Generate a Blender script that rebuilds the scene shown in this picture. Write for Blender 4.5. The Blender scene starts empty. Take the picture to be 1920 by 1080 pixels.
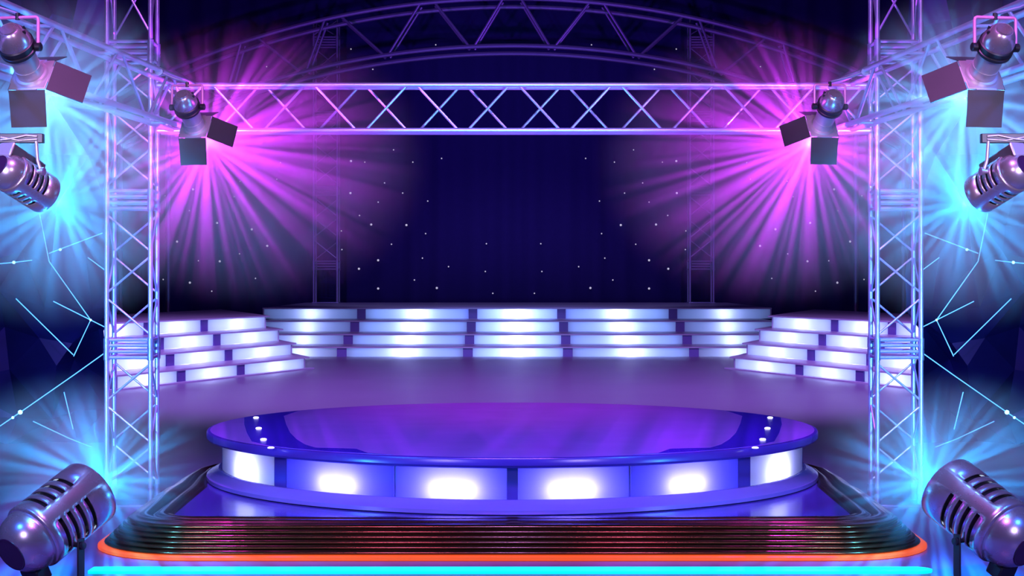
import bpy, bmesh, math, random
from mathutils import Vector, Matrix, noise

random.seed(7)
S = bpy.context.scene
COL = S.collection
PI = math.pi

# ------------------------------------------------------------------ camera
F = 3100.0            # focal length in pixels of the 1920 px frame
H = 2.196             # camera height above the stage floor
HOR = 521.0           # row of the horizon
cam_data = bpy.data.cameras.new('camera')
cam_data.sensor_width = 36.0
cam_data.lens = F / 1920.0 * 36.0
cam_data.shift_y = -(540.0 - HOR) / 1920.0
cam_data.clip_end = 300
cam = bpy.data.objects.new('camera', cam_data)
cam.location = (0, 0, H)
cam.rotation_euler = (PI / 2, 0, 0)
COL.objects.link(cam)
S.camera = cam

# ------------------------------------------------------------------ world, exposure
w = bpy.data.worlds.new('hall_darkness')
w.use_nodes = True
w.node_tree.nodes['Background'].inputs[0].default_value = (0.10, 0.07, 0.42, 1)
w.node_tree.nodes['Background'].inputs[1].default_value = 0.022
S.world = w
S.view_settings.view_transform = 'Standard'
S.view_settings.look = 'None'
S.view_settings.exposure = 0.0
S.view_settings.gamma = 1.0
S.view_settings.use_curve_mapping = False
S.cycles.use_denoising = True
S.cycles.max_bounces = 8
S.cycles.volume_bounces = 0
S.cycles.sample_clamp_indirect = 6.0
S.cycles.use_light_tree = True


def area_light(name, loc, target, color, energy, size=0.6, spread=None):
    d = bpy.data.lights.new(name, 'AREA')
    d.shape = 'DISK'
    d.size = size
    d.color = color
    d.energy = energy
    if spread:
        d.spread = math.radians(spread)
    o = bpy.data.objects.new(name, d)
    o.location = loc
    o.rotation_euler = (Vector(target) - Vector(loc)).to_track_quat('-Z', 'Y').to_euler()
    COL.objects.link(o)
    return o


def spot_light(name, loc, target, color, energy, angle, blend=0.6, radius=0.15):
    d = bpy.data.lights.new(name, 'SPOT')
    d.color = color
    d.energy = energy
    d.spot_size = math.radians(angle)
    d.spot_blend = blend
    d.shadow_soft_size = radius
    o = bpy.data.objects.new(name, d)
    o.location = loc
    o.rotation_euler = (Vector(target) - Vector(loc)).to_track_quat('-Z', 'Y').to_euler()
    COL.objects.link(o)
    return o


# unseen fill lamps added to brighten the stage, trusses and spotlights
for s in (-1, 1):
    area_light('front_fill_pink', (s * 1.5, 8.0, 7.5), (s * 3.0, 12.6, 3.4), (0.85, 0.22, 1.0), 95, 0.9, 90)
    area_light('front_fill_lavender', (s * 4.4, 5.0, 3.6), (s * 3.1, 11.6, 2.2), (0.66, 0.54, 1.0), 30, 1.3, 40)
    spot_light('lamp_fill_rose', (s * 0.4, 4.5, 4.6), (s * 3.05, 10.9, 3.45), (1.0, 0.66, 0.92), 480, 14)
    spot_light('corner_fill_rose', (s * 0.6, 7.0, 4.8), (s * 2.85, 14.85, 3.75), (1.0, 0.60, 0.92), 1100, 8)
    spot_light('front_fill_blue', (s * 6.5, 7.5, 6.5), (s * 3.4, 14.0, 0.0), (0.02, 0.16, 1.0), 1800, 50)
    spot_light('tower_fill_blue', (s * 6.0, 8.0, 0.9), (s * 4.0, 15.9, 2.1), (0.10, 0.46, 1.0), 4200, 29)
    spot_light('stage_fill_purple', (s * 6.0, 30.0, 11.0), (s * 2.5, 34.0, 0.0), (0.62, 0.31, 0.90), 7000, 100)
    spot_light('arch_fill_violet', (s * 6.0, 46.0, 7.0), (s * 6.0, 60.0, 11.0), (0.35, 0.05, 1.0), 2000, 90)
spot_light('truss_fill_cyan', (0.0, 7.0, 1.6), (0.0, 16.0, 3.85), (0.10, 0.62, 1.0), 1500, 20)
spot_light('platform_fill_magenta', (0.0, 25.0, 8.5), (0.0, 19.0, 0.7), (0.9, 0.07, 0.75), 4800, 30, 1.0)
spot_light('platform_fill_violet', (0.0, 9.0, 7.0), (0.0, 16.0, 0.7), (0.20, 0.14, 1.0), 2900, 44, 0.7)
spot_light('deck_fill_lavender', (0.0, 47.0, 12.0), (0.0, 57.5, 1.3), (0.6, 0.55, 1.0), 2600, 62)
area_light('curtain_fill_navy', (0.0, 52.0, 1.6), (0.0, 66.0, 7.0), (0.02, 0.01, 1.0), 70, 6.0)


# ------------------------------------------------------------------ materials
def pmat(name, col, metallic=0.0, rough=0.5, spec=0.5, vary=0.06, scale=6.0, emit=None, emit_s=0.0, coat=0.0, bump=0.0):
    m = bpy.data.materials.new(name)
    m.use_nodes = True
    nt = m.node_tree
    b = nt.nodes['Principled BSDF']
    b.inputs['Metallic'].default_value = metallic
    b.inputs['Specular IOR Level'].default_value = spec
    b.inputs['Coat Weight'].default_value = coat
    tc = nt.nodes.new('ShaderNodeTexCoord')
    nz = nt.nodes.new('ShaderNodeTexNoise')
    nz.inputs['Scale'].default_value = scale
    nz.inputs['Detail'].default_value = 4
    nt.links.new(tc.outputs['Object'], nz.inputs['Vector'])
    mx = nt.nodes.new('ShaderNodeMixRGB')
    mx.inputs[1].default_value = (*[c * (1 - vary) for c in col], 1)
    mx.inputs[2].default_value = (*[min(1, c * (1 + vary)) for c in col], 1)
    nt.links.new(nz.outputs['Fac'], mx.inputs[0])
    nt.links.new(mx.outputs[0], b.inputs['Base Color'])
    mr = nt.nodes.new('ShaderNodeMapRange')
    mr.inputs['To Min'].default_value = max(0.02, rough * 0.85)
    mr.inputs['To Max'].default_value = min(1, rough * 1.15)
    nt.links.new(nz.outputs['Fac'], mr.inputs['Value'])
    nt.links.new(mr.outputs[0], b.inputs['Roughness'])
    if bump:
        bp = nt.nodes.new('ShaderNodeBump')
        bp.inputs['Strength'].default_value = bump
        bp.inputs['Distance'].default_value = 0.02
        nt.links.new(nz.outputs['Fac'], bp.inputs['Height'])
        nt.links.new(bp.outputs[0], b.inputs['Normal'])
    if emit:
        b.inputs['Emission Color'].default_value = (*emit, 1)
        b.inputs['Emission Strength'].default_value = emit_s
    return m


def frosted(name, col):
    """frosted light-box diffuser: light from the lamp behind it comes through."""
    m = bpy.data.materials.new(name)
    m.use_nodes = True
    nt = m.node_tree
    nt.nodes.clear()
    out = nt.nodes.new('ShaderNodeOutputMaterial')
    tr = nt.nodes.new('ShaderNodeBsdfTranslucent')
    df = nt.nodes.new('ShaderNodeBsdfDiffuse')
    mx = nt.nodes.new('ShaderNodeMixShader')
    nz = nt.nodes.new('ShaderNodeTexNoise')
    nz.inputs['Scale'].default_value = 30
    mc = nt.nodes.new('ShaderNodeMixRGB')
    mc.inputs[1].default_value = (*[c * 0.96 for c in col], 1)
    mc.inputs[2].default_value = (*col, 1)
    nt.links.new(nz.outputs['Fac'], mc.inputs[0])
    nt.links.new(mc.outputs[0], tr.inputs[0])
    nt.links.new(mc.outputs[0], df.inputs[0])
    mx.inputs[0].default_value = 0.25
    nt.links.new(tr.outputs[0], mx.inputs[1])
    nt.links.new(df.outputs[0], mx.inputs[2])
    nt.links.new(mx.outputs[0], out.inputs[0])
    return m


def haze_mat(name, density):
    """smoke puff of unit radius: thick in the middle, thinning to nothing at its rim, slightly patchy"""
    m = bpy.data.materials.new(name)
    m.use_nodes = True
    nt = m.node_tree
    nt.nodes.clear()
    out = nt.nodes.new('ShaderNodeOutputMaterial')
    v = nt.nodes.new('ShaderNodeVolumeScatter')
    tc = nt.nodes.new('ShaderNodeTexCoord')
    ln = nt.nodes.new('ShaderNodeVectorMath')
    ln.operation = 'LENGTH'
    nt.links.new(tc.outputs['Object'], ln.inputs[0])
    mr = nt.nodes.new('ShaderNodeMapRange')
    mr.interpolation_type = 'SMOOTHSTEP'
    mr.inputs['From Min'].default_value = 0.15
    mr.inputs['From Max'].default_value = 0.98
    mr.inputs['To Min'].default_value = density
    mr.inputs['To Max'].default_value = 0.0
    nt.links.new(ln.outputs['Value'], mr.inputs['Value'])
    nt.links.new(mr.outputs[0], v.inputs['Density'])
    nt.links.new(v.outputs[0], out.inputs['Volume'])
    return m


M = {}
M['truss'] = pmat('truss_metal', (0.52, 0.66, 0.90), 0.65, 0.32, 0.5)
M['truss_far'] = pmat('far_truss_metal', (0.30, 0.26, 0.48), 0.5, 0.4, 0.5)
M['collar'] = pmat('collar_metal', (0.34, 0.45, 0.66), 0.7, 0.36)
M['steel'] = pmat('brushed_steel', (0.55, 0.50, 0.57), 0.55, 0.36)
M['shell'] = pmat('polished_lamp_shell', (0.55, 0.48, 0.58), 0.8, 0.27)
M['black'] = pmat('black_rubber', (0.012, 0.011, 0.02), 0.0, 0.4)
M['door'] = pmat('charcoal_sheet', (0.062, 0.058, 0.07), 0.2, 0.42)
M['yoke'] = pmat('pink_yoke', (0.72, 0.25, 0.55), 0.2, 0.35)  # yoke in one even pink
M['liner'] = pmat('dark_liner', (0.015, 0.01, 0.02), 0.0, 0.5)
M['cap_hole'] = pmat('plum_cap', (0.03, 0.006, 0.04), 0.0, 0.35)
M['lens'] = pmat('lit_lens', (0.9, 0.95, 1.0), 0.0, 0.2, emit=(0.7, 0.95, 1.0), emit_s=6.0)
M['floor'] = pmat('stage_floor', (0.16, 0.12, 0.30), 0.0, 0.33, 0.5, vary=0.08, scale=0.35)
M['deck'] = pmat('violet_deck', (0.24, 0.16, 0.62), 0.0, 0.22, 0.5, vary=0.03, scale=2)
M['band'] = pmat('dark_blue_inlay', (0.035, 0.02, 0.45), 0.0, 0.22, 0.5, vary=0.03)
M['rim'] = pmat('navy_rim', (0.05, 0.03, 0.33), 0.1, 0.25)
M['flange'] = pmat('violet_flange', (0.20, 0.15, 0.52), 0.2, 0.24)
M['pillar'] = pmat('indigo_pillar', (0.05, 0.035, 0.30), 0.0, 0.4)
M['panel_blue'] = frosted('frosted_blue_panel', (0.14, 0.13, 0.95))
M['panel_white'] = frosted('frosted_white_panel', (0.72, 0.80, 0.97))
M['lightbox'] = pmat('white_lightbox_lining', (0.8, 0.8, 0.88), 0.0, 0.7)
M['slab'] = pmat('warm_reflection_lacquer', (0.13, 0.055, 0.022), 0.9, 0.17, 0.5)  # brown base imitates orange light reflected in the black ribs
M['slab_top'] = pmat('indigo_gloss', (0.07, 0.06, 0.36), 0.1, 0.14)
M['orange'] = pmat('orange_led', (0.5, 0.08, 0.01), 0.0, 0.4, emit=(1.0, 0.10, 0.012), emit_s=0.75)
M['cyan'] = pmat('cyan_led', (0.0, 0.5, 0.6), 0.0, 0.4, emit=(0.0, 0.86, 1.0), emit_s=1.1)
M['bulb'] = pmat('white_bulb', (0.9, 0.9, 1.0), 0.0, 0.4, emit=(0.95, 0.95, 1.0), emit_s=2.5)
M['star'] = pmat('star_led', (0.7, 0.7, 0.8), 0.0, 0.4, emit=(0.75, 0.72, 0.9), emit_s=0.55)
M['star'].cycles.emission_sampling = 'NONE'
M['step'] = pmat('lavender_tread', (0.36, 0.31, 0.58), 0.0, 0.3, 0.5, vary=0.08, scale=0.8)
M['post'] = pmat('indigo_post', (0.12, 0.08, 0.42), 0.0, 0.4)
M['curtain'] = pmat('navy_velvet', (0.03, 0.02, 0.16), 0.0, 0.9, 0.1, vary=0.1)
M['facet'] = pmat('faceted_navy', (0.012, 0.035, 0.26), 0.3, 0.36, 0.5, vary=0.05)
M['tube'] = pmat('blue_led_tube', (0.1, 0.3, 0.9), 0.0, 0.4, emit=(0.09, 0.42, 1.0), emit_s=2.2)
M['tube'].cycles.emission_sampling = 'NONE'
M['node'] = pmat('blue_node_lamp', (0.3, 0.6, 1.0), 0.0, 0.4, emit=(0.25, 0.7, 1.0), emit_s=4.0)
M['node'].cycles.emission_sampling = 'NONE'


# ------------------------------------------------------------------ mesh builder
class MB:
    def __init__(self):
        self.v = []
        self.f = []

    def add(self, vs, fs):
        n = len(self.v)
        self.v += [tuple(x) for x in vs]
        self.f += [tuple(i + n for i in f) for f in fs]

    def tube(self, p0, p1, r, n=10, caps=True):
        p0, p1 = Vector(p0), Vector(p1)
        a = (p1 - p0).normalized()
        u = a.orthogonal().normalized()
        t = a.cross(u)
        vs = []
        for p in (p0, p1):
            for k in range(n):
                ang = 2 * PI * k / n
                vs.append(p + (u * math.cos(ang) + t * math.sin(ang)) * r)
        fs = [(k, (k + 1) % n, n + (k + 1) % n, n + k) for k in range(n)]
        if caps:
            fs += [tuple(range(n))[::-1], tuple(range(n, 2 * n))]
        self.add(vs, fs)
        return self

    def path(self, pts, r, n=10, closed=False):
        pts = [Vector(p) for p in pts]
        m = len(pts)
        ref = None
        vs = []
        for i, p in enumerate(pts):
            a = (pts[min(i + 1, m - 1)] - pts[max(i - 1, 0)]).normalized()
            if ref is None:
                ref = a.orthogonal().normalized()
            ref = (ref - a * ref.dot(a)).normalized()
            t = a.cross(ref)
            for k in range(n):
                ang = 2 * PI * k / n
                vs.append(p + (ref * math.cos(ang) + t * math.sin(ang)) * r)
        fs = []
        for i in range(m - 1):
            for k in range(n):
                fs.append((i * n + k, i * n + (k + 1) % n, (i + 1) * n + (k + 1) % n, (i + 1) * n + k))
        fs += [tuple(range(n))[::-1], tuple(range((m - 1) * n, m * n))]
        self.add(vs, fs)
        return self

    def box(self, c, size, ax=None):
        c = Vector(c)
        X, Y, Z = ax if ax else (Vector((1, 0, 0)), Vector((0, 1, 0)), Vector((0, 0, 1)))
        hx, hy, hz = [s / 2 for s in size]
        vs = [c + X * (sx * hx) + Y * (sy * hy) + Z * (sz * hz)
              for sz in (-1, 1) for sy in (-1, 1) for sx in (-1, 1)]
        self.add(vs, [(0, 2, 3, 1), (4, 5, 7, 6), (0, 1, 5, 4), (2, 6, 7, 3), (0, 4, 6, 2), (1, 3, 7, 5)])
        return self

    def lathe(self, prof, org=(0, 0, 0), ax=(0, 0, 1), n=40, closed_ends=True, ref=None):
        """prof: (distance along axis, radius)"""
        org = Vector(org)
        a = Vector(ax).normalized()
        u = (Vector(ref) - a * Vector(ref).dot(a)).normalized() if ref else a.orthogonal().normalized()
        t = a.cross(u)
        vs = []
        for (z, r) in prof:
            for k in range(n):
                ang = 2 * PI * k / n
                vs.append(org + a * z + (u * math.cos(ang) + t * math.sin(ang)) * r)
        fs = []
        for i in range(len(prof) - 1):
            for k in range(n):
                fs.append((i * n + k, i * n + (k + 1) % n, (i + 1) * n + (k + 1) % n, (i + 1) * n + k))
        if closed_ends:
            fs += [tuple(range(n))[::-1], tuple(range((len(prof) - 1) * n, len(prof) * n))]
        self.add(vs, fs)
        return self

    def prism(self, poly, z0, z1):
        n = len(poly)
        vs = [(p[0], p[1], z0) for p in poly] + [(p[0], p[1], z1) for p in poly]
        fs = [tuple(range(n))[::-1], tuple(range(n, 2 * n))]
        fs += [(k, (k + 1) % n, n + (k + 1) % n, n + k) for k in range(n)]
        self.add(vs, fs)
        return self

    def sphere(self, c, r, seg=16, rings=8):
        prof = [(-r * math.cos(PI * i / rings), max(1e-4, r * math.sin(PI * i / rings))) for i in range(rings + 1)]
        return self.lathe(prof, c, (0, 0, 1), seg)

    def build(self, name, mat, parent=None, smooth=35, recalc=True, bevel=0.0, solid=0.0, drop=None):
        me = bpy.data.meshes.new(name)
        if drop is not None:
            self.f.pop(drop)
        me.from_pydata(self.v, [], self.f)
        if recalc:
            bm = bmesh.new()
            bm.from_mesh(me)
            bmesh.ops.recalc_face_normals(bm, faces=bm.faces)
            bm.to_mesh(me)
            bm.free()
        me.materials.append(mat)
        if smooth:
            for p in me.polygons:
                p.use_smooth = True
            me.set_sharp_from_angle(angle=math.radians(smooth))
        o = bpy.data.objects.new(name, me)
        COL.objects.link(o)
        if parent:
            o.parent = parent
        if bevel:
            b = o.modifiers.new('bevel', 'BEVEL')
            b.width = bevel
            b.segments = 2
            b.limit_method = 'ANGLE'
        if solid:
            s = o.modifiers.new('solid', 'SOLIDIFY')
            s.thickness = solid
        return o


def tag(o, label=None, cat=None, group=None, kind=None):
    if label:
        o['label'] = label
    if cat:
        o['category'] = cat
    if group:
        o['group'] = group
    if kind:
        o['kind'] = kind
    return o


def thing(name, loc, label, cat, group=None):
    o = bpy.data.objects.new(name, None)
    o.empty_display_size = 0.1
    o.location = loc
    COL.objects.link(o)
    return tag(o, label, cat, group)


def copy_thing(src, loc, label):
    r = src.copy()
    COL.objects.link(r)
    r.location = loc
    r['label'] = label
    for ch in list(src.children):
        c = ch.copy()
        COL.objects.link(c)
        c.parent = r
        for g in list(ch.children):
            d = g.copy()
            COL.objects.link(d)
            d.parent = c
    return r


def on_floor(px, py, z=0.0):
    """where the sight line through a point of the photograph meets the level z"""
    d = (H - z) * F / (py - HOR)
    return Vector(((px - 960) * d / F, d, z))


def at(px, py, d):
    return Vector(((px - 960) * d / F, d, H + (HOR - py) * d / F))


def point_light(name, loc, color, energy, radius=0.05, parent=None):
    d = bpy.data.lights.new(name, 'POINT')
    d.color = color
    d.energy = energy
    d.shadow_soft_size = radius
    o = bpy.data.objects.new(name, d)
    o.location = loc
    COL.objects.link(o)
    if parent:
        o.parent = parent
    return o


VIEWPOINT = Vector((0, 0, 2.2))  # camera point that the made-up lamp rays fan around


def ray_lamp(name, loc, color, energy, seed, radius=0.02, scale=5.0, floor_=0.08, gain=4.0):
    """point lamp whose strength carries a made-up ray pattern: narrow sheets fanned around the line to the camera"""
    o = point_light(name, loc, color, energy, radius)
    d = o.data
    d.use_nodes = True
    nt = d.node_tree
    em = nt.nodes['Emission']
    tc = nt.nodes.new('ShaderNodeNewGeometry')
    axis = (VIEWPOINT - Vector(loc)).normalized()     # made-up ray pattern turned to face the camera
    u = axis.cross(Vector((0, 0, 1))).normalized()
    v = axis.cross(u).normalized()
    com = nt.nodes.new('ShaderNodeCombineXYZ')
    for k, q in enumerate((u, v)):
        dt = nt.nodes.new('ShaderNodeVectorMath')
        dt.operation = 'DOT_PRODUCT'
        dt.inputs[1].default_value = q
        nt.links.new(tc.outputs['Incoming'], dt.inputs[0])
        nt.links.new(dt.outputs['Value'], com.inputs[k])
    nrm = nt.nodes.new('ShaderNodeVectorMath')
    nrm.operation = 'NORMALIZE'
    nt.links.new(com.outputs[0], nrm.inputs[0])
    off = nt.nodes.new('ShaderNodeVectorMath')
    off.operation = 'ADD'
    off.inputs[1].default_value = (seed * 3.7, seed * 1.3, seed * 5.1)
    nt.links.new(nrm.outputs[0], off.inputs[0])
    nz = nt.nodes.new('ShaderNodeTexNoise')
    nz.inputs['Scale'].default_value = scale
    nz.inputs['Detail'].default_value = 3
    nz.inputs['Roughness'].default_value = 0.65
    nt.links.new(off.outputs[0], nz.inputs['Vector'])
    mr = nt.nodes.new('ShaderNodeMapRange')
    mr.inputs['From Min'].default_value = 0.42
    mr.inputs['From Max'].default_value = 0.68
    mr.inputs['To Min'].default_value = floor_
    mr.inputs['To Max'].default_value = gain
    nt.links.new(nz.outputs['Fac'], mr.inputs['Value'])
    nt.links.new(mr.outputs[0], em.inputs['Strength'])
    return o


# ------------------------------------------------------------------ floor, curtain, faceted walls
b = MB()
b.box((0, 38, -0.1), (44, 70, 0.2))
tag(b.build('floor', M['floor'], smooth=0), kind='structure')

CY = 66.0
cur = thing('star_curtain', (0, CY, 0), 'navy star cloth backdrop dotted with tiny white lights behind the steps', 'curtain')
b = MB()
nx, zs = 240, (0, 5, 10, 17)
vs, fs = [], []
for j, z in enumerate(zs):
    for i in range(nx + 1):
        x = -19 + 38 * i / nx
        y = 0.10 * math.sin(x * 5.2 + 0.6 * math.sin(x * 1.7)) + 0.15
        vs.append((x, y, z))
for j in range(len(zs) - 1):
    for i in range(nx):
        a = j * (nx + 1) + i
        fs.append((a, a + 1, a + nx + 2, a + nx + 1))
b.add(vs, fs)
b.build('cloth', M['curtain'], cur, smooth=80, recalc=False, solid=0.03)
stars = [(362, 355), (310, 367), (407, 418), (472, 430), (332, 453), (439, 369), (355, 395), (450, 340), (449, 476),
         (412, 490), (372, 489), (306, 524), (356, 530), (397, 546), (479, 522), (501, 461), (519, 336), (526, 305),
         (658, 302), (684, 304), (738, 281), (828, 297), (774, 304), (721, 343), (657, 362), (755, 362), (709, 379),
         (802, 377), (674, 404), (696, 421), (762, 422), (798, 438), (640, 433), (641, 468), (734, 458), (709, 488),
         (792, 484), (673, 504), (841, 500), (777, 525), (709, 541), (819, 540), (912, 457), (910, 509), (924, 550),
         (658, 92), (699, 130), (658, 132), (817, 84), (500, 125)]
big = {(407, 418), (472, 430), (332, 453), (412, 490), (356, 530), (501, 461), (658, 302), (657, 362), (696, 421),
       (709, 488), (673, 504), (709, 541), (819, 540), (362, 355), (762, 422)}
sm = {}
for r_ in (0.045, 0.028):
    o = MB().sphere((0, 0, 0), r_, 10, 6).build('star_bulb', M['star'], cur)
    sm[r_] = o
used = {0.045: 0, 0.028: 0}
for (px, py) in stars:
    for sx in (0, 1):
        r_ = 0.045 if (px, py) in big else 0.028
        o = sm[r_]
        if used[r_]:
            o = o.copy()
            COL.objects.link(o)
            o.parent = cur
        used[r_] = 1
        p = at(px if not sx else 1926 - px, py, CY - 0.02)
        o.location = (p.x, -0.02, p.z)


def facet_wall(name, s):
    rnd = random.Random(11)
    cols = [5.32, 5.75, 6.2, 6.75, 7.35, 8.1]
    rows = [0, 0.45, 0.95, 1.4, 1.9, 2.4, 3.0, 3.7, 4.5, 5.5, 6.6]
    P = {}
    for i, x in enumerate(cols):
        for j, z in enumerate(rows):
            jx = rnd.uniform(-.19, .19) if 0 < i < len(cols) - 1 else (rnd.uniform(-.05, .12) if i == 0 else 0)
            jz = rnd.uniform(-.17, .17) if 0 < j < len(rows) - 1 else 0
            P[i, j] = (s * (x + jx), 22.1 + rnd.uniform(-.42, .42), z + jz)
    vs, fs, idx = [], [], {}
    for k, p in P.items():
        idx[k] = len(vs)
        vs.append(p)
    for i in range(len(cols) - 1):
        for j in range(len(rows) - 1):
            a, b_, c, d = idx[i, j], idx[i + 1, j], idx[i + 1, j + 1], idx[i, j + 1]
            if rnd.random() < .5:
                fs += [(a, b_, c), (a, c, d)]
            else:
                fs += [(a, b_, d), (b_, c, d)]
    if s < 0:
        fs = [f[::-1] for f in fs]
    m = MB()
    m.add(vs, fs)
    o = m.build(name, M['facet'], smooth=0, recalc=False, solid=-0.08)
    return tag(o, kind='structure')


facet_wall('wall_left', -1)
facet_wall('wall_right', 1)

# thin light tubes in front of the faceted walls, in left-of-picture pixels
YT = 21.45
lines = [
    ([[(74, 400), (92, 490), (170, 600), (138, 668)], [(170, 600), (100, 565)], [(170, 600), (196, 613)]],
     [(170, 600, 5)], 'branching blue light tube falling from the slotted lamp to a bright knot', '{}'),
    ([[(92, 475), (192, 437)]], [(113, 468, 6)], 'short blue light tube with a glowing knot below the slotted lamp', '{}'),
    ([[(-40, 498), (26, 492), (60, 488)]], [(26, 492, 7)], 'blue light tube with a glowing knot at the outer edge', '{}'),
    ([[(30, 560), (137, 665)]], [], 'steep blue light tube running alone across the dark facets', '{}'),
    ([[(-40, 826), (38, 773), (140, 702), (196, 662)]], [(38, 773, 10), (24, 783, 6)],
     'long bright blue light tube with a glowing knot low on the facets', '{}'),
    ([[(165, 483), (196, 506)]], [], 'very short blue light tube touching the tower above the branching one', '{}'),
    ([[(120, 735), (137, 805)]], [], 'near upright blue light tube above the floor lamp glare', '{}'),
    ([[(62, 790), (130, 822), (194, 847)]], [], 'slanting blue light tube ending at the tower just above the floor lamp', '{}'),
]
for s in (-1, 1):
    side = 'left' if s < 0 else 'right'
    for (polys, nodes, lab, _) in lines:
        pts0 = polys[0][0]
        t = thing('light_tube_figure', (0, 0, 0), '%s, %s wall' % (lab, side), 'light tube', 'blue light tubes on the faceted walls')
        fx = (lambda px: px if s < 0 else 1926 - px)
        org = at(fx(pts0[0]), pts0[1], YT)
        t.location = org
        for poly in polys:
            pts = [at(fx(px), py, YT) - org for (px, py) in poly]
            MB().path(pts, 0.0065, 6).build('tube', M['tube'], t)
        for (px, py, r) in nodes:
            MB().sphere(at(fx(px), py, YT) - org, r * YT / F * 0.42, 12, 8).build('knot_lamp', M['node'], t)


# ------------------------------------------------------------------ truss towers
def tower(name, x0, x1, y, label, height=5.35, dep=0.3, first=1, r=0.023, mat=None, joints=None, nx=3, grp=None, rb=0.011):
    mat = mat or M['truss']
    cx = (x0 + x1) / 2
    t = thing(name, (cx, y + dep / 2, 0), label, 'truss tower', grp)
    hw, hd = abs(x1 - x0) / 2, dep / 2
    for sx in (-1, 1):
        for sy in (-1, 1):
            MB().tube((sx * hw, sy * hd, 0.02), (sx * hw, sy * hd, height), r, 12).build('leg', mat, t)
    MB().box((0, 0, 0.012), (2 * hw + 0.12, dep + 0.12, 0.024)).build('base_plate', M['collar'], t, bevel=0.004)
    joints = joints or [0.076, 1.51, 2.943, 4.377]
    jh = 0.105 * r / 0.023
    for z in joints:
        for sx in (-1, 1):
            for sy in (-1, 1):
                b = MB()
                p = (sx * hw, sy * hd)
                z_lo = max(0.03, z - jh)
                b.tube((*p, z_lo), (*p, z - 0.006), r * 1.38, 12)
                b.tube((*p, z + 0.006), (*p, z + jh), r * 1.38, 12)
                b.tube((*p, z - 0.006), (*p, z + 0.006), r * 1.2, 12)
                b.build('collar', M['collar'] if mat is M['truss'] else mat, t)
        if z > 0.3:
            for dz in (-jh * 0.75, -jh * 0.2, jh * 0.35, jh * 0.85):
                for sy in (-1, 1):
                    MB().tube((-hw, sy * hd, z + dz), (hw, sy * hd, z + dz), r * 0.72, 8).build('rung', mat, t)
                if dz in (-jh * 0.75, jh * 0.85):
                    for sx in (-1, 1):
                        MB().tube((sx * hw, -hd, z + dz), (sx * hw, hd, z + dz), r * 0.72, 8).build('rung', mat, t)
    zs = list(joints) + [height + 0.2]
    sgn = first
    for a, c in zip(zs[:-1], zs[1:]):
        lo, hi = a + jh * 1.1, min(c - jh * 1.1, height)
        n = nx if c < height else max(1, int((hi - lo) / ((joints[1] - joints[0]) / nx)))
        st = (hi - lo) / n
        for k in range(n):
            za, zb = lo + st * k + st * .06, lo + st * (k + 1) - st * .06
            for sy in (-1, 1):
                q = sgn * sy
                MB().tube((-hw * q, sy * hd, za), (hw * q, sy * hd, zb), rb, 8).build('brace', mat, t)
            for sx in (-1, 1):
                q = sgn * sx
                MB().tube((sx * hw, -hd * q, za), (sx * hw, hd * q, zb), rb, 8).build('brace', mat, t)
            sgn = -sgn
    return t


tower('truss_tower', -3.89, -3.47, 15.87, 'square lattice metal tower rising beside the left end of the black base', first=-1, grp='front lattice towers')
tower('truss_tower', 3.507, 3.925, 15.87, 'square lattice metal tower rising beside the right end of the black base', first=1, grp='front lattice towers')


def truss_line(name, A, B, up, width_vec, label, nsec, r=0.026, rb=0.013, mat=None, loc=None, phase=1, grp=None, rungs=True):
    """box truss: A, B top front chord ends; up = drop vector to the lower chord; width_vec to the rear chords"""
    mat = mat or M['truss']
    A, B, up, wv = Vector(A), Vector(B), Vector(up), Vector(width_vec)
    t = thing(name, A, label, 'truss', grp)
    L = B - A
    for q in (Vector(), wv):
        for e in (Vector(), up):
            MB().tube(q + e, q + e + L, r, 12).build('chord', mat, t)
    for k in range(nsec):
        a, c = L * ((k + .09) / nsec), L * ((k + .91) / nsec)
        for q, s in ((Vector(), 1), (wv, -1)):
            d = phase * s * (1 if k % 2 else -1)
            p0, p1 = (a, c + up) if d > 0 else (a + up, c)
            MB().tube(q + p0, q + p1, rb, 8).build('web_bar', mat, t)
    if rungs:
        for k in range(0, nsec + 1, 2):
            p = L * (k / nsec)
            for e in (Vector(), up):
                MB().tube(p + e, p + e + wv, rb, 8).build('cross_bar', mat, t)
    return t


ZT, ZB = H + 1.863, H + 1.454 - 0.03
truss_line('lighting_truss', (-3.43, 15.97, ZT), (3.47, 15.97, ZT), (0, 0, ZB - ZT), (0, 0.2, 0),
           'long horizontal box truss spanning between the two lattice towers', 14, phase=1, rungs=False)
for s in (-1, 1):
    side = 'left' if s < 0 else 'right'
    ex = 0.03
    d0, d1 = 9.3, 15.88
    X = lambda d: s * (3.07 + (15.87 - d) * 0.0795 - (0.0 if s < 0 else 0.0))
    truss_line('lighting_truss', (X(d0), d0, ZT), (X(d1), d1, ZT), (0, 0, ZB - ZT), (s * 0.2, 0, 0),
               'slanting side truss running from the %s tower towards the viewer' % side, 9, r=0.024, rb=0.013, phase=s,
               grp='side trusses')

# ------------------------------------------------------------------ arch truss and far towers
AY = 60.0
arch = thing('arch_truss', (0, AY, 0), 'dark purple curved arch truss high above the star cloth', 'truss')


def arch_z(dx, inner):
    R = 1600.0
    return H + (HOR - ((-3 if not inner else 85.5) + (R - math.sqrt(R * R - dx * dx)))) * AY / F


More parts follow.
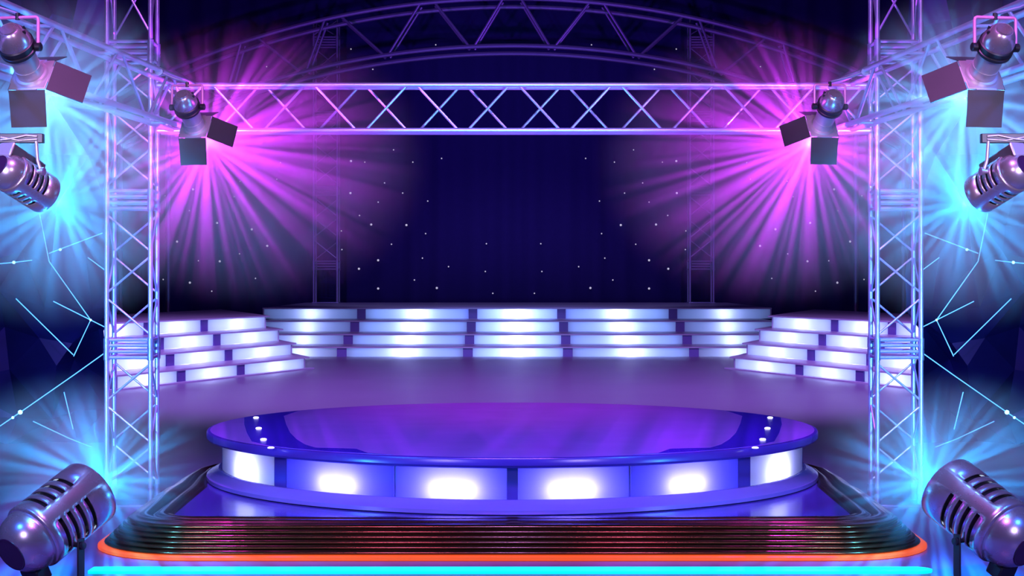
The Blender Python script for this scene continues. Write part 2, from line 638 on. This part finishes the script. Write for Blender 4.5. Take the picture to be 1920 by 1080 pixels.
for inner in (False, True):
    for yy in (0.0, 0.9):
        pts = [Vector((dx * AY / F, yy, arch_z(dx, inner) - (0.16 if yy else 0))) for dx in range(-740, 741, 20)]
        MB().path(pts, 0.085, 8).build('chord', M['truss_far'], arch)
lows = [75, 236, 390, 540, 690]
tops = [(16, 143), (175, 323), (356, 475), (505, 625)]
webs = []
for k, lx in enumerate(lows):
    if k < 4:
        webs += [(lx - 4, tops[k][0] if k else 15), (lx + 4, tops[k][1])]
webs2 = [(71, 17), (80, 146), (232, 172), (240, 322), (386, 351), (396, 478), (536, 508), (546, 640), (690, 668)]
for (lo, hi) in webs2:
    for s in (-1, 1):
        for yy in (0.0, 0.9):
            MB().tube((s * lo * AY / F, yy, arch_z(lo, True)), (s * hi * AY / F, yy, arch_z(hi, False)), 0.05, 8).build('web_bar', M['truss_far'], arch)
for s in (-1, 1):
    for dx in (650, 740):
        x = s * dx * AY / F
        MB().tube((x, 0.45, 0), (x, 0.45, arch_z(dx, True) + 0.4), 0.09, 8).build('leg', M['truss_far'], arch)
jz = [1.4, 4.2, 7.0, 9.8]
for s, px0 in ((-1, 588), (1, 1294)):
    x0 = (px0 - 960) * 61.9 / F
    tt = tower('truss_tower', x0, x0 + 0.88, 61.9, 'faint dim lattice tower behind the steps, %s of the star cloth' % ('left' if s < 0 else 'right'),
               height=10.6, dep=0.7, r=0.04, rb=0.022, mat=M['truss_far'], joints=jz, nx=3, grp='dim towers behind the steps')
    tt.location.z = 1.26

# ------------------------------------------------------------------ centre steps (light boxes)
CX = 0.163
DK = [46.0, 47.8, 49.8, 52.0]
TOPS = [650, 626, 601, 577]
ZK = [0.0] + [H - (y - HOR) * d / F for y, d in zip(TOPS, DK)]
HWX = [7.1, 7.4, 7.7, 8.0]
BACK = 63.0
steps = thing('stage_steps', (CX, 46, 0), 'wide straight flight of four glowing steps across the back of the stage', 'steps')
for k in range(4):
    d, z0, z1, hw = DK[k] - 46, ZK[k], ZK[k + 1], HWX[k]
    bk = BACK - 46
    b = MB()
    b.box((0, (d - .06 + bk) / 2, z1 - 0.02), (2 * hw, bk - d + .06, 0.04))
    for s in (-1, 1):
        b.box((s * (hw - 0.02), (d + bk) / 2, (z0 + z1) / 2 - 0.02), (0.04, bk - d, z1 - z0 - 0.04))
    b.box((0, bk - 0.02, (z0 + z1) / 2 - 0.02), (2 * hw - .08, 0.04, z1 - z0 - 0.04))
    st = b.build('step', M['step'], steps, smooth=0)
    b = MB()
    b.box((0, d + 0.42, (z0 + z1) / 2 - 0.02), (2 * hw - 0.08, 0.02, z1 - z0 - 0.04))
    b.build('light_box_back', M['lightbox'], st, smooth=0)
    edges = [-hw + 0.04, -4.9, -1.39, 1.39, 4.9, hw - 0.04]
    pw = 0.27
    for e in edges[1:-1]:
        MB().box((e, d + 0.02, (z0 + z1) / 2 - 0.02), (pw, 0.05, z1 - z0 - 0.04)).build('divider_post', M['post'], st, smooth=0)
    en = [38, 95, 150, 95, 38]
    for i in range(5):
        a = edges[i] + (pw / 2 if i else 0)
        c = edges[i + 1] - (pw / 2 if i < 4 else 0)
        MB().box(((a + c) / 2, d + 0.022, (z0 + z1) / 2 - 0.02), (c - a, 0.012, z1 - z0 - 0.05)).build('light_panel', M['panel_white'], st, smooth=0, drop=3)
        zc = (z0 + z1) / 2 - 0.02
        pc = Vector(((a + c) / 2, d + 0.34, zc))
        point_light('step_lamp', pc, (0.8, 0.92, 1.0), en[i] * 0.16, 0.08, st)
        dl = bpy.data.lights.new('step_strip', 'AREA')
        dl.shape = 'RECTANGLE'
        dl.size, dl.size_y = (c - a) * 0.94, 0.12
        dl.color = (0.28, 0.5, 1.0)
        dl.energy = en[i] * 0.05 * (c - a) / 2.6
        lo = bpy.data.objects.new('step_strip', dl)
        lo.location = ((a + c) / 2, d + 0.38, zc)
        lo.rotation_euler = (-PI / 2, 0, 0)
        COL.objects.link(lo)
        lo.parent = st

# ------------------------------------------------------------------ side steps
PK = [(-5.0, 39.8), (-5.46, 40.9), (-5.98, 42.3), (-6.45, 43.2)]
ZS = [0.0, 0.296, 0.585, 0.89, 1.207]
U = Vector((-.349, -.937)).normalized()
N = Vector((-.937, .349)).normalized()
LEN = 8.7
for s in (-1, 1):
    ox = 0.0 if s < 0 else 0.36
    mx = lambda p: Vector((p[0] * (-s) + ox, p[1]))
    t = thing('stage_steps', (*mx((-6.0, 40.0)), 0),
              'angled block of four glowing steps behind the %s lattice tower' % ('left' if s < 0 else 'right'), 'steps', 'side step blocks')
    o2 = mx((-6.0, 40.0))
    C = Vector(PK[3]) + U * LEN + N * 3.2
    D = Vector((-9.15, 52.0))
    for k in range(4):
        A = Vector(PK[k])
        B = A + U * LEN
        z0, z1 = ZS[k], ZS[k + 1]
        A2, B2 = A - N * 0.09 - U * 0.10, B - N * 0.09
        b = MB()
        b.prism([mx(q) - o2 for q in (A2, B2, C, D)], z1 - 0.035, z1)
        ri = [(A, D), (D, C), (C, B)]
        for (p, q) in ri:
            dr = (q - p).normalized()
            nn = Vector((-dr.y, dr.x)) * 0.02
            b.prism([mx(x) - o2 for x in (p - nn, q - nn, q + nn, p + nn)], z0, z1 - 0.035)
        if k == 0:
            b.prism([mx(q) - o2 for q in (A - N * 0.16 - U * 0.22, B - N * 0.16, B + N * .1, A + N * .1 - U * 0.22)], 0.0, 0.03)
        st = b.build('step', M['step'], t, smooth=0)
        bk = MB()
        bk.prism([mx(x) - o2 for x in (A + N * .43 + U * .1, B + N * .43, B + N * .45, A + N * .45 + U * .1)], z0 + 0.002, z1 - 0.037)
        bk.build('light_box_back', M['lightbox'], st, smooth=0)
        cuts = [0.03, 3.07, 5.55, 8.05, LEN - 0.03]
        for e in cuts[1:-1]:
            b = MB()
            b.prism([mx(x) - o2 for x in (A + U * (e - .15) - N * .03, A + U * (e + .15) - N * .03, A + U * (e + .15) + N * .04, A + U * (e - .15) + N * .04)],
                    z0, z1 - 0.035)
            b.build('divider_post', M['post'], st, smooth=0)
        for i in range(4):
            a = cuts[i] + (.15 if i else 0)
            c = cuts[i + 1] - (.15 if i < 3 else 0)
            if c - a < 0.3:
                continue
            b = MB()
            b.prism([mx(x) - o2 for x in (A + U * a, A + U * c, A + U * c + N * .015, A + U * a + N * .015)], z0 + .003, z1 - 0.037)
            b.build('light_panel', M['panel_white'], st, smooth=0, drop=4)
            q = mx(A + U * (a + (c - a) * 0.5) + N * .34) - o2
            point_light('step_lamp', (q.x, q.y, z0 + 0.11), (0.95, 0.97, 1.0), 5.5, 0.08, st)
            dl = bpy.data.lights.new('step_strip', 'AREA')
            dl.shape = 'RECTANGLE'
            dl.size, dl.size_y = (c - a) * 0.94, 0.14
            dl.color = (0.55, 0.68, 1.0)
            dl.energy = 7 * (c - a) / 2.6
            lo = bpy.data.objects.new('step_strip', dl)
            q = mx(A + U * (a + c) / 2 + N * .40) - o2
            lo.location = (q.x, q.y, (z0 + z1) / 2 - .02)
            nrm = mx(-N) - mx(Vector((0, 0)))
            lo.rotation_euler = Vector((nrm.x, nrm.y, 0)).to_track_quat('-Z', 'Y').to_euler()
            COL.objects.link(lo)
            lo.parent = st

# ------------------------------------------------------------------ black ribbed base
PC = Vector((0.003, 16.49))     # centre of the round platform
ZBASE = 0.251


def base_outline():
    """inner outline of the base with an outward weight per point (full at front and sides, thin at the round back)"""
    pts = []
    W0, Y0, rc = 2.78, 13.42, 0.22
    cx = 0.003
    # front edge, left to right, then right side, back arc, left side
    nfr = 24
    for i in range(nfr + 1):
        x = -(W0 - rc) + 2 * (W0 - rc) * i / nfr
        pts.append((x, Y0, 1.0))
    for i in range(1, 13):
        a = -PI / 2 + PI / 2 * i / 12
        pts.append((W0 - rc + rc * math.cos(a), Y0 + rc + rc * math.sin(a), 1.0))
    ys = 15.4
    for i in range(1, 9):
        y = Y0 + rc + (ys - Y0 - rc) * i / 8
        pts.append((W0 + 0.06 * i / 8, y, 1.0))
    # ease from the side to a circle of radius 3.02 about the platform
    R = 3.03
    a0, a1 = math.radians(-6), math.radians(90)
    E0 = Vector((W0 + 0.06, ys))
    for i in range(1, 25):
        f = i / 24
        a = a0 + (a1 - a0) * f
        c = Vector((R * math.cos(a), PC.y + R * math.sin(a)))
        g = min(1.0, f * 7)
        g = g * g * (3 - 2 * g)
        p = E0.lerp(c, g) if f < 1 / 7 else c
        pts.append((p.x, p.y, 1.0 - 0.75 * min(1.0, f * 5)))
    right = pts[nfr + 1:]
    left = [(-x, y, w_) for (x, y, w_) in right[:-1]][::-1]
    allp = pts + left
    return [(x + cx, y, w_) for (x, y, w_) in allp]


OUT = base_outline()


def offset(o):
    n = len(OUT)
    res = []
    for i in range(n):
        p, q = Vector(OUT[i - 1][:2]), Vector(OUT[(i + 1) % n][:2])
        d = (q - p).normalized()
        nn = Vector((d.y, -d.x))
        res.append(Vector(OUT[i][:2]) + nn * o * OUT[i][2])
    return res


def sweep(prof):
    m = MB()
    n = len(OUT)
    vs, fs = [], []
    for (o, z) in prof:
        for p in offset(o):
            vs.append((p.x, p.y, z))
    for i in range(len(prof) - 1):
        for k in range(n):
            fs.append((i * n + k, i * n + (k + 1) % n, (i + 1) * n + (k + 1) % n, (i + 1) * n + k))
    m.add(vs, fs)
    return m


base = thing('ribbed_plinth', (0, 15, 0), 'black lacquered base slab with stacked ribbed edge under the round platform', 'base')
prof = [(-0.02, ZBASE - 0.01), (0.0, ZBASE)]
# two shallow grooves on the top, then six bulging ribs stepping outwards
for (o0, o1) in ((0.0, 0.17), (0.17, 0.33)):
    for i in range(1, 9):
        f = i / 8
        prof.append((o0 + (o1 - o0) * f, ZBASE + 0.002 + 0.020 * math.sin(PI * f) - (0.0 if f < 1 else 0.002)))
zt = ZBASE
nr = 6
for k in range(nr):
    za, zb = zt - (zt - 0.04) * k / nr, zt - (zt - 0.04) * (k + 1) / nr
    oc = 0.33 + 0.036 * k
    for i in range(1, 9):
        a = PI * i / 8
        prof.append((oc + 0.036 * math.sin(a) + 0.036 * i / 8, (za + zb) / 2 + (za - zb) / 2 * math.cos(a)))
m = sweep(prof)
o = m.build('ribbed_body', M['slab'], base, smooth=60)
o.location = (0, -15, 0)
m = MB()
p = offset(-0.0)
m.prism([(q.x, q.y) for q in p], ZBASE - 0.03, ZBASE + 0.001)
o = m.build('top_panel', M['slab_top'], base, smooth=0)
o.location = (0, -15, 0)
oe = 0.33 + 0.036 * 6
m = sweep([(oe - .04, 0.038), (oe + .05, 0.038), (oe + .07, 0.03), (oe + .07, 0.008), (oe + .05, 0.0), (oe - .04, 0.0), (oe - .04, 0.038)])
o = m.build('edge_light', M['orange'], base, smooth=40)
o.location = (0, -15, 0)

# cyan light bar on the floor in front of the base
m = MB()
outl = []
x0, x1, ya, yb = -3.15, 3.14, 12.26, 12.46
for (cx, cy, a0) in ((x1 - .11, yb - .11, 0), (x0 + .02, yb - .02, PI / 2), (x0 + .02, ya + .02, PI), (x1 - .11, ya + .11, 1.5 * PI)):
    rr = 0.11 if cx > 0 else 0.02
    for i in range(7):
        a = a0 + PI / 2 * i / 6
        outl.append((cx + rr * math.cos(a), cy + rr * math.sin(a)))
m.prism(outl, 0.0, 0.02)
tag(m.build('floor_light_bar', M['cyan'], smooth=30), 'long bright cyan light bar on the floor before the black base', 'light bar')

# ------------------------------------------------------------------ round platform
plat = thing('round_platform', (PC.x, PC.y, ZBASE), 'violet round stage platform with lit panels standing on the black base', 'platform')
ZD = 0.728 - ZBASE          # deck height above the base
z_f, z_p = 0.366 - ZBASE, 0.632 - ZBASE
n = 160
m = MB()
m.lathe([(0.003, 3.0 - .03), (0.012, 3.0), (0.045, 3.0), (0.058, 2.985), (z_f - .012, 2.90), (z_f, 2.885), (z_f, 2.6), (0.003, 2.6)], n=n, closed_ends=False)
m.build('foot_flange', M['flange'], plat, smooth=30)
m = MB()
m.lathe([(z_p, 2.5), (z_p, 2.93), (z_p + .012, 2.985), (z_p + .03, 3.0), (ZD - .02, 3.0), (ZD - .006, 2.992), (ZD, 2.97), (ZD, 2.5)], n=n, closed_ends=False)
m.build('rim', M['rim'], plat, smooth=30)
m = MB()
m.lathe([(ZD - .03, 2.965), (ZD + 0.001, 2.965)], n=n)
m.build('deck', M['deck'], plat, smooth=30)
# core wall of the light boxes
m = MB()
m.lathe([(z_f, 2.60), (z_p, 2.60)], n=n, closed_ends=False)
m.build('drum_core', M['pillar'], plat, smooth=30)


def arc_panel(a0, a1, r0, r1, za, zb, seg=10, sheet=False):
    vs, fs = [], []
    for i in range(seg + 1):
        a = math.radians(a0 + (a1 - a0) * i / seg)
        for (r, z) in ((r0, za), (r1, za), (r1, zb), (r0, zb)):
            vs.append((r * math.sin(a), -r * math.cos(a), z))
    for i in range(seg):
        for k in ((0, 1, 2) if sheet else (0, 1, 2, 3)):
            fs.append((i * 4 + k, i * 4 + (k + 1) % 4, (i + 1) * 4 + (k + 1) % 4, (i + 1) * 4 + k))
    fs += [(0, 1, 2, 3), tuple(seg * 4 + k for k in (3, 2, 1, 0))]
    m = MB()
    m.add(vs, fs)
    return m


panels = [(0.9, 19.9, 10.0, 1.0), (20.3, 43.6, 31.5, 0.8), (47.0, 76, 58.0, 0.42)]
for s in (-1, 1):
    for (a0, a1, ac, pwr) in panels:
        o = arc_panel(s * a0, s * a1, 2.845, 2.855, z_f, z_p, sheet=True).build('light_panel', M['panel_blue'] if ac < 50 else M['panel_white'], plat, smooth=30)
        for e in (a0, a1):
            arc_panel(s * (e - .25), s * (e + .25), 2.6, 2.845, z_f, z_p, 1).build('partition', M['pillar'], plat, smooth=0)
        a = math.radians(s * ac)
        for da in (-2.6, 0, 2.6):
            aa = a + math.radians(da)
            rr = 2.765
            point_light('panel_lamp', (rr * math.sin(aa), -rr * math.cos(aa), z_f + 0.075), (0.86, 0.85, 1.0), 7 * pwr, 0.03, plat)
for (a0, a1) in ((-0.9, 0.9), (43.6, 47.0), (-47.0, -43.6)):
    arc_panel(a0, a1, 2.70, 2.862, z_f, z_p, 3).build('pillar', M['pillar'], plat, smooth=30)
arc_panel(76, 284, 2.835, 2.855, z_f, z_p, 60).build('rear_skirt', M['pillar'], plat, smooth=30)

ZTOP = ZBASE + ZD
for s in (-1, 1):
    fx = (lambda px: px if s < 0 else 1924 - px)
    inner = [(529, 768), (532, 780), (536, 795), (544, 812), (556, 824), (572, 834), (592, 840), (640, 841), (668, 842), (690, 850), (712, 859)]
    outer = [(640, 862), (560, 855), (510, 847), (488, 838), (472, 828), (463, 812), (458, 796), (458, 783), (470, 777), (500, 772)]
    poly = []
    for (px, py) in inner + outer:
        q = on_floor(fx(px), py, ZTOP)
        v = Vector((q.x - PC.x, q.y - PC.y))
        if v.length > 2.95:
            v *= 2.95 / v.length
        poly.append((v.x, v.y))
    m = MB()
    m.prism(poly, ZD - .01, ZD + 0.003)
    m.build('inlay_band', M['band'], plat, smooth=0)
    for (px, py) in ((480, 784), (485, 804), (494, 825), (508, 841)):
        q = on_floor(fx(px), py, ZTOP)
        m = MB()
        m.lathe([(ZD + .003, .028), (ZD + .010, .028), (ZD + .015, .018), (ZD + .016, .001)], (q.x - PC.x, q.y - PC.y, 0), n=20)
        m.build('deck_light', M['bulb'], plat)


# ------------------------------------------------------------------ barn-door spotlights
def barn_lamp(s, pos, label):
    """s=-1: lamp of the left half, pointing right, away and down. Origin at the middle of the black clamp band."""
    t = thing('barn_door_spotlight', pos, label, 'spotlight', 'spotlights with barn doors')
    fl = lambda v: Vector((v[0] * -s, v[1], v[2]))
    a = Vector((.13, .79, -.60)).normalized()
    hx = Vector((.987, -.16, 0)).normalized()
    hx = (hx - a * hx.dot(a)).normalized()
    v = a.cross(hx).normalized()
    if v.z > 0:
        v = -v
    A, HX, V = fl(a), fl(hx), fl(v)
    P = A * 0.26                # the plate lies 0.26 along the axis from the band
    # square plate with a flared neck
    b = MB()
    b.box(P, (.256, .256, .012), (HX, V, A))
    b.build('front_plate', M['steel'], t, bevel=0.004)
    b = MB()
    b.lathe([(-.09, .090), (-.022, .090), (-.018, .106), (-.006, .116)], P, A, 40)
    b.build('neck_ring', M['steel'], t)
    b = MB()
    b.lathe([(.015, .092), (.03, .090), (.245, .084)], (0, 0, 0), A, 40)
    b.build('barrel', M['steel'], t)
    b = MB()
    b.lathe([(-.045, .112), (-.04, .119), (-.012, .119), (-.008, .113), (.004, .113), (.008, .121), (.03, .119), (.036, .106), (.05, .095)], (0, 0, 0), A, 44)
    b.build('clamp_band', M['black'], t)
    b = MB()
    b.lathe([(-.045, .109), (-.075, .107), (-.115, .094), (-.145, .078), (-.16, .066), (-.164, .061), (-.158, .056), (-.172, .050), (-.176, .001)], (0, 0, 0), A, 44)
    cap = b.build('rear_cap', M['shell'], t)
    for k in (-1, 1):
        ang = math.radians(14 * k)
        d = (HX * math.cos(.35) - V * math.sin(.35)).normalized()
        d = Matrix.Rotation(ang, 3, A) @ d
        p = A * -.125 + d * .088
        MB().box(p, (.02, .012, .026), (A, A.cross(d), d)).build('vent_slot', M['black'], cap, smooth=0)
    # lens disc inside the plate, facing the stage
    b = MB()
    b.lathe([(.008, .10), (.016, .097), (.024, .06), (.027, .002)], P, A, 32)
    b.build('lens', M['lens'], t)
    # doors
    def door(edge, along, phi, length, name='barn_door'):
        c, s_ = math.cos(math.radians(phi)), math.sin(math.radians(phi))
        d = (A * c + edge * s_).normalized()
        hp = P + edge * .132 + A * .004
        q = MB()
        w0, w1 = .127, .124
        th = d.cross(along).normalized() * .003
        vs = []
        for sg in (1, -1):
            vs += [hp + along * w0 + th * sg, hp - along * w0 + th * sg, hp + d * length - along * w1 + th * sg, hp + d * length + along * w1 + th * sg]
        q.add(vs, [(0, 1, 2, 3), (7, 6, 5, 4), (0, 4, 5, 1), (1, 5, 6, 2), (2, 6, 7, 3), (3, 7, 4, 0)])
        do = q.build(name, M['door'], t, smooth=0)
        MB().tube(hp + along * .07 - A * .004, hp - along * .07 - A * .004, .006, 8).build('hinge', M['steel'], do)
    door(V, HX, 45, .245)
    door(-V, HX, 52, .20)
    door(HX, V, 55, .25)
    door(-HX, V, 12, .22)
    # knobs and yoke
    for k in (-1, 1):
        b = MB()
        b.tube(HX * (.11 * k), HX * (.15 * k), .012, 10)
        b.lathe([(.124, .022), (.129, .029), (.160, .029), (.165, .022)], (0, 0, 0), HX * k, 14)
        b.build('knob', M['black'], t)
    w_, hgt = .143, .195
    pts = []
    for (f, z) in ((-1, 0.0), (-1, hgt - .02), (-.97, hgt - .006), (-.9, hgt), (.9, hgt), (.97, hgt - .006), (1, hgt - .02), (1, 0.0)):
        pts.append(HX * (w_ * f) + Vector((0, 0, z)))
    MB().path(pts, .011, 10).build('yoke', M['yoke'], t, smooth=50)
    # hook clamp reaching the truss chord
    b = MB()
    top = Vector((0, 0, hgt))
    b.tube(top + Vector((0, 0, -.015)), top + Vector((0, 0, .03)), .016, 10)
    b.build('hanger_bolt', M['black'], t)
    return t


def lamp_pos(px, py, d):
    return at(px, py, d)


# (band centre in the photograph, depth)
barn = []
for s, label, px, py, d in (
        (-1, 'large barn door spotlight nearest the viewer, upper left', 33, 89, 10.8),
        (1, 'large barn door spotlight nearest the viewer, upper right', 1866, 89, 10.8),
        (-1, 'smaller barn door spotlight where the left truss meets the long truss', 351, 201, 14.8),
        (1, 'smaller barn door spotlight where the right truss meets the long truss', 1556, 200, 14.8)):
    barn.append((barn_lamp(s, at(px, py, d), label), s, d))


# hooks from each yoke to the side truss (kept with its lamp)
for (t, s, d) in barn:
    p = t.location
    xin = s * (3.07 + (15.87 - p.y) * 0.0795)
    tgt = Vector((xin, p.y, ZT - 0.02))
    a0 = Vector((0, 0, .22))
    rel = tgt - p
    b = MB()
    b.path([a0, Vector((rel.x * .5, 0, max(.26, rel.z * .75))), Vector((rel.x, 0, rel.z - .0))], .012, 8)
    b.lathe([(-.03, .034), (.03, .034)], rel, (0, 1, 0), 14)
    b.build('hook_clamp', M['collar'], t)


# ------------------------------------------------------------------ slotted can lamps
def can_parts(t, A, n0, R, fl=1):
    """body of a slotted can lamp about axis A (towards the light), n0 = direction of the smooth middle band"""
    A = Vector(A).normalized()
    n0 = (Vector(n0) - A * Vector(n0).dot(A)).normalized()
    t0 = A.cross(n0)

    def P(z, r, deg):
        g = math.radians(deg)
        return A * (z * R) + (n0 * math.cos(g) + t0 * math.sin(g)) * (r * R)
    # perforated shell: grid with the slot cells left open
    NA = 72
    zs = [1.75, 1.70, 0.95]
    z = 0.95
    slots = []
    for k in range(4):
        zs += [z - 0.15, z - 0.35]
        slots.append(len(zs) - 2)
        z -= 0.35
    zs += [z - 0.12, z - 0.22]
    rr = [1.0] * (len(zs) - 1) + [0.93]
    rr[0] = 0.985
    vs, fs = [], []
    for zz, r in zip(zs, rr):
        for k in range(NA):
            vs.append(P(zz, r, 360 * k / NA))
    for i in range(len(zs) - 1):
        cell_open = i in [q - 1 for q in slots]
        for k in range(NA):
            deg = (k + .5) * 360 / NA
            deg = deg if deg < 180 else deg - 360
            if cell_open and 17 < abs(deg) < 85:
                continue
            fs.append((i * NA + k, i * NA + (k + 1) % NA, (i + 1) * NA + (k + 1) % NA, (i + 1) * NA + k))
    m = MB()
    m.add(vs, fs)
    m.build('slotted_body', M['shell'], t, smooth=40, solid=0.02 * R / .25 * .6)
    zend = zs[-1]
    m = MB()
    m.lathe([(1.69 * R, .86 * R), (zend * R, .86 * R)], (0, 0, 0), A, 48)
    m.build('inner_liner', M['liner'], t)
    # rear dome
    prof = [(zend * R + .02 * R, .93 * R), (zend * R, .925 * R), (zend * R - .05 * R, .90 * R)]
    rd, zc = .90, zend - .08
    for i in range(0, 9):
        g = math.radians(90 - 56 * i / 8)
        prof.append(((zc - rd * math.cos(g) * .95) * R, rd * math.sin(g) * R))
    m = MB()
    m.lathe(prof, (0, 0, 0), A, 56, closed_ends=False)
    m.build('rear_dome', M['shell'], t, smooth=50)
    zl, rl = prof[-1]
    m = MB()
    m.lathe([(zl + .03 * R, rl * 1.02), (zl - .015 * R, rl * 1.03), (zl - .03 * R, rl * .97), (zl - .012 * R, rl * .92), (zl - .012 * R, .002)], (0, 0, 0), A, 44)
    m.build('cable_cap', M['cap_hole'], t)
    m = MB()
    m.lathe([(1.70 * R, .93 * R), (1.73 * R, .9 * R), (1.76 * R, .5 * R), (1.77 * R, .002)], (0, 0, 0), A, 40)
    m.build('lens', M['lens'], t)
    return A, n0, t0


def floor_can(s, pos, label):
    t = thing('floor_spotlight', (pos.x, pos.y, 0), label, 'spotlight', 'slotted floor spotlights')
    R = .25
    fl = lambda v: Vector((v[0] * -s, v[1], v[2]))
    A = fl(Vector((.50, .74, .45)).normalized())
    g = bpy.data.objects.new('lamp_head', None)
    # body children hang straight off the thing: shift vertices by the lamp height
    kids0 = set(COL.objects)
    can_parts(t, A, fl((0, -1, .12)), R)
    bpy.data.objects.remove(g)
    for o in [c for c in t.children]:
        o.location = (0, 0, pos.z)
    hx = A.cross(Vector((0, 0, 1))).normalized()
    piv = Vector((A.x * .08, A.y * .08, pos.z - .13))
    m = MB()
    pts = []
    for f in (-1, 1):
        m.box(Vector((0, 0, 0)) + A * .08 + hx * (f * .262) + Vector((0, 0, (pos.z - .07) / 2 - A.z * .08)), (.016, .06, pos.z - .09),
              (hx, hx.cross(Vector((0, 0, 1))), Vector((0, 0, 1))))
    c = Vector((A.x * .08, A.y * .08, .012))
    m.box(c, (.57, .14, .024), (hx, hx.cross(Vector((0, 0, 1))), Vector((0, 0, 1))))
    m.build('floor_bracket', M['black'], t, bevel=0.004)
    for f in (-1, 1):
        m = MB()
        m.lathe([(.20, .018), (.272, .018), (.275, .028), (.29, .028), (.294, .02)], piv, hx * f, 14)
        m.build('knob', M['black'], t)
    m = MB()
    m.box(Vector((0, 0, pos.z)) - A * .12 + Vector((0, 0, -.27)), (.18, .12, .10), (hx, A, hx.cross(A)))
    m.build('terminal_box', M['black'], t, bevel=0.01)
    return t


fc = [(-1, at(90, 985, 11.8)), (1, at(1856, 977, 11.8))]
for s, p in fc:
    floor_can(s, p, 'big slotted chrome spotlight on the floor in the %s foreground corner' % ('left' if s < 0 else 'right'))


def hung_can(s, pos, label):
    t = thing('hanging_spotlight', pos, label, 'spotlight', 'slotted hanging spotlights')
    R = .135
    fl = lambda v: Vector((v[0] * -s, v[1], v[2]))
    A = fl(Vector((.47, .79, -.40)).normalized())
    can_parts(t, A, fl((.1, -1, -.25)), R)
    hx = fl(Vector((.93, -.2, 0)).normalized())
    # housing block on top
    up = (Vector((0, 0, 1)) - A * A.z).normalized()
    m = MB()
    m.box(up * .125 + A * -.03, (.12, .30, .08), (A.cross(up), A, up))
    m.build('ballast_housing', M['door'], t, bevel=0.012)
    m = MB()
    m.box(up * .12 - A * .185, (.13, .02, .10), (A.cross(up), A, up))
    m.build('end_plate', M['steel'], t, bevel=0.01)
    zb = .265
    for f in (-1, 1):
        m = MB()
        m.path([hx * (f * .115) + Vector((0, 0, zb - .02)), hx * (f * .125) + Vector((0, 0, .12)), hx * (f * .15) + Vector((0, 0, .045))], .011, 8)
        m.build('yoke_arm', M['steel'], t, smooth=50)
        m = MB()
        m.lathe([(.10, .018), (.15, .018), (.152, .028), (.172, .028)], Vector((0, 0, .045)), hx * f, 14)
        m.build('knob', M['shell'], t)
    # mounting bar hung from the side truss
    xin = s * (3.07 + (15.87 - pos.y) * 0.0795 + 0.1)
    ex = Vector((1, 0, 0))
    xa, xb = -s * .155, (xin - pos.x) + s * .05
    m = MB()
    m.box(((xa + xb) / 2, 0, zb), (abs(xb - xa), .05, .062))
    m.build('mounting_bar', M['black'], t, bevel=0.004)
    m = MB()
    m.path([(-s * .12, -.03, zb + .012), (-s * .05, -.034, zb + .018), (s * .06, -.034, zb - .006), (s * .12, -.03, zb - .012)], .007, 8)
    m.path([(-s * .12, -.03, zb - .008), (0, -.034, zb - .016), (s * .12, -.03, zb + .006)], .006, 8)
    m.build('cable', M['steel'], t, smooth=50)
    m = MB()
    m.tube((xin - pos.x, 0, zb), (xin - pos.x, 0, ZB - pos.z), .02, 12)
    m.build('drop_pipe', M['black'], t)
    return t


for s, px in ((-1, 38), (1, 1883)):
    hung_can(s, at(px, 335, 10.9), 'slotted chrome spotlight hanging from a black bar under the %s side truss' % ('left' if s < 0 else 'right'))

# ------------------------------------------------------------------ lamp light and haze
for (t, s, d) in barn:
    A = Vector((.13 * -s, .79, -.60)).normalized()
    p = t.location + A * (.26 + .19) + Vector((0.05 * -s, 0, -0.02))
    if d < 12:
        ray_lamp('key_lamp_cyan', p, (0.10, 0.46, 1.0), 55, 1, scale=11)
    else:
        ray_lamp('key_lamp_magenta', p, (0.62, 0.03, 0.95), 165, 2, scale=11, floor_=0.14)
for s in (-1, 1):
    fx = (lambda px: px if s < 0 else 1922 - px)
    ray_lamp('side_lamp_cyan', at(fx(112), 380, 11.25), (0.015, 0.40, 1.0), 40, 3, scale=11)
    ray_lamp('floor_lamp_cyan', at(fx(190) + (10 if s > 0 else 0), 902, 12.35), (0.01, 0.36, 1.0), 95, 4, scale=11)


def haze(name, c, rad, mat, label):
    m = MB()
    m.sphere((0, 0, 0), 1.0, 32, 20)
    o = m.build(name, mat, smooth=180)
    o.location = c
    o.scale = rad
    tag(o, label, 'haze', kind='stuff')
    return o


HZ = haze_mat('stage_haze', 0.85)
HZ2 = haze_mat('thin_stage_haze', 0.75)
for s in (-1, 1):
    side = 'left' if s < 0 else 'right'
    haze('haze', (s * 3.3, 11.9, 3.35), (1.15, 1.0, 1.05), HZ, 'cyan lit haze around the large barn door spotlight on the %s' % side)
    haze('haze', (s * 3.3, 11.9, 2.7), (1.15, 1.0, 0.95), HZ, 'cyan lit haze around the hanging slotted spotlight on the %s' % side)
    haze('haze', (s * 2.55, 15.9, 3.3), (1.9, 1.05, 1.5), HZ2, 'magenta lit haze around the %s corner spotlight' % side)
    haze('haze', (s * 3.45, 13.05, 0.72), (1.15, 0.9, 0.8), HZ, 'blue lit haze around the %s floor spotlight' % side)
SM = haze_mat('thin_smoke', 0.12)
for s in (-1, 1):
    haze('smoke', (s * 8.6 + 0.1, 49.5, 2.35), (2.7, 1.2, 1.0), SM, 'faint purple smoke puff above the %s block of glowing steps' % ('left' if s < 0 else 'right'))
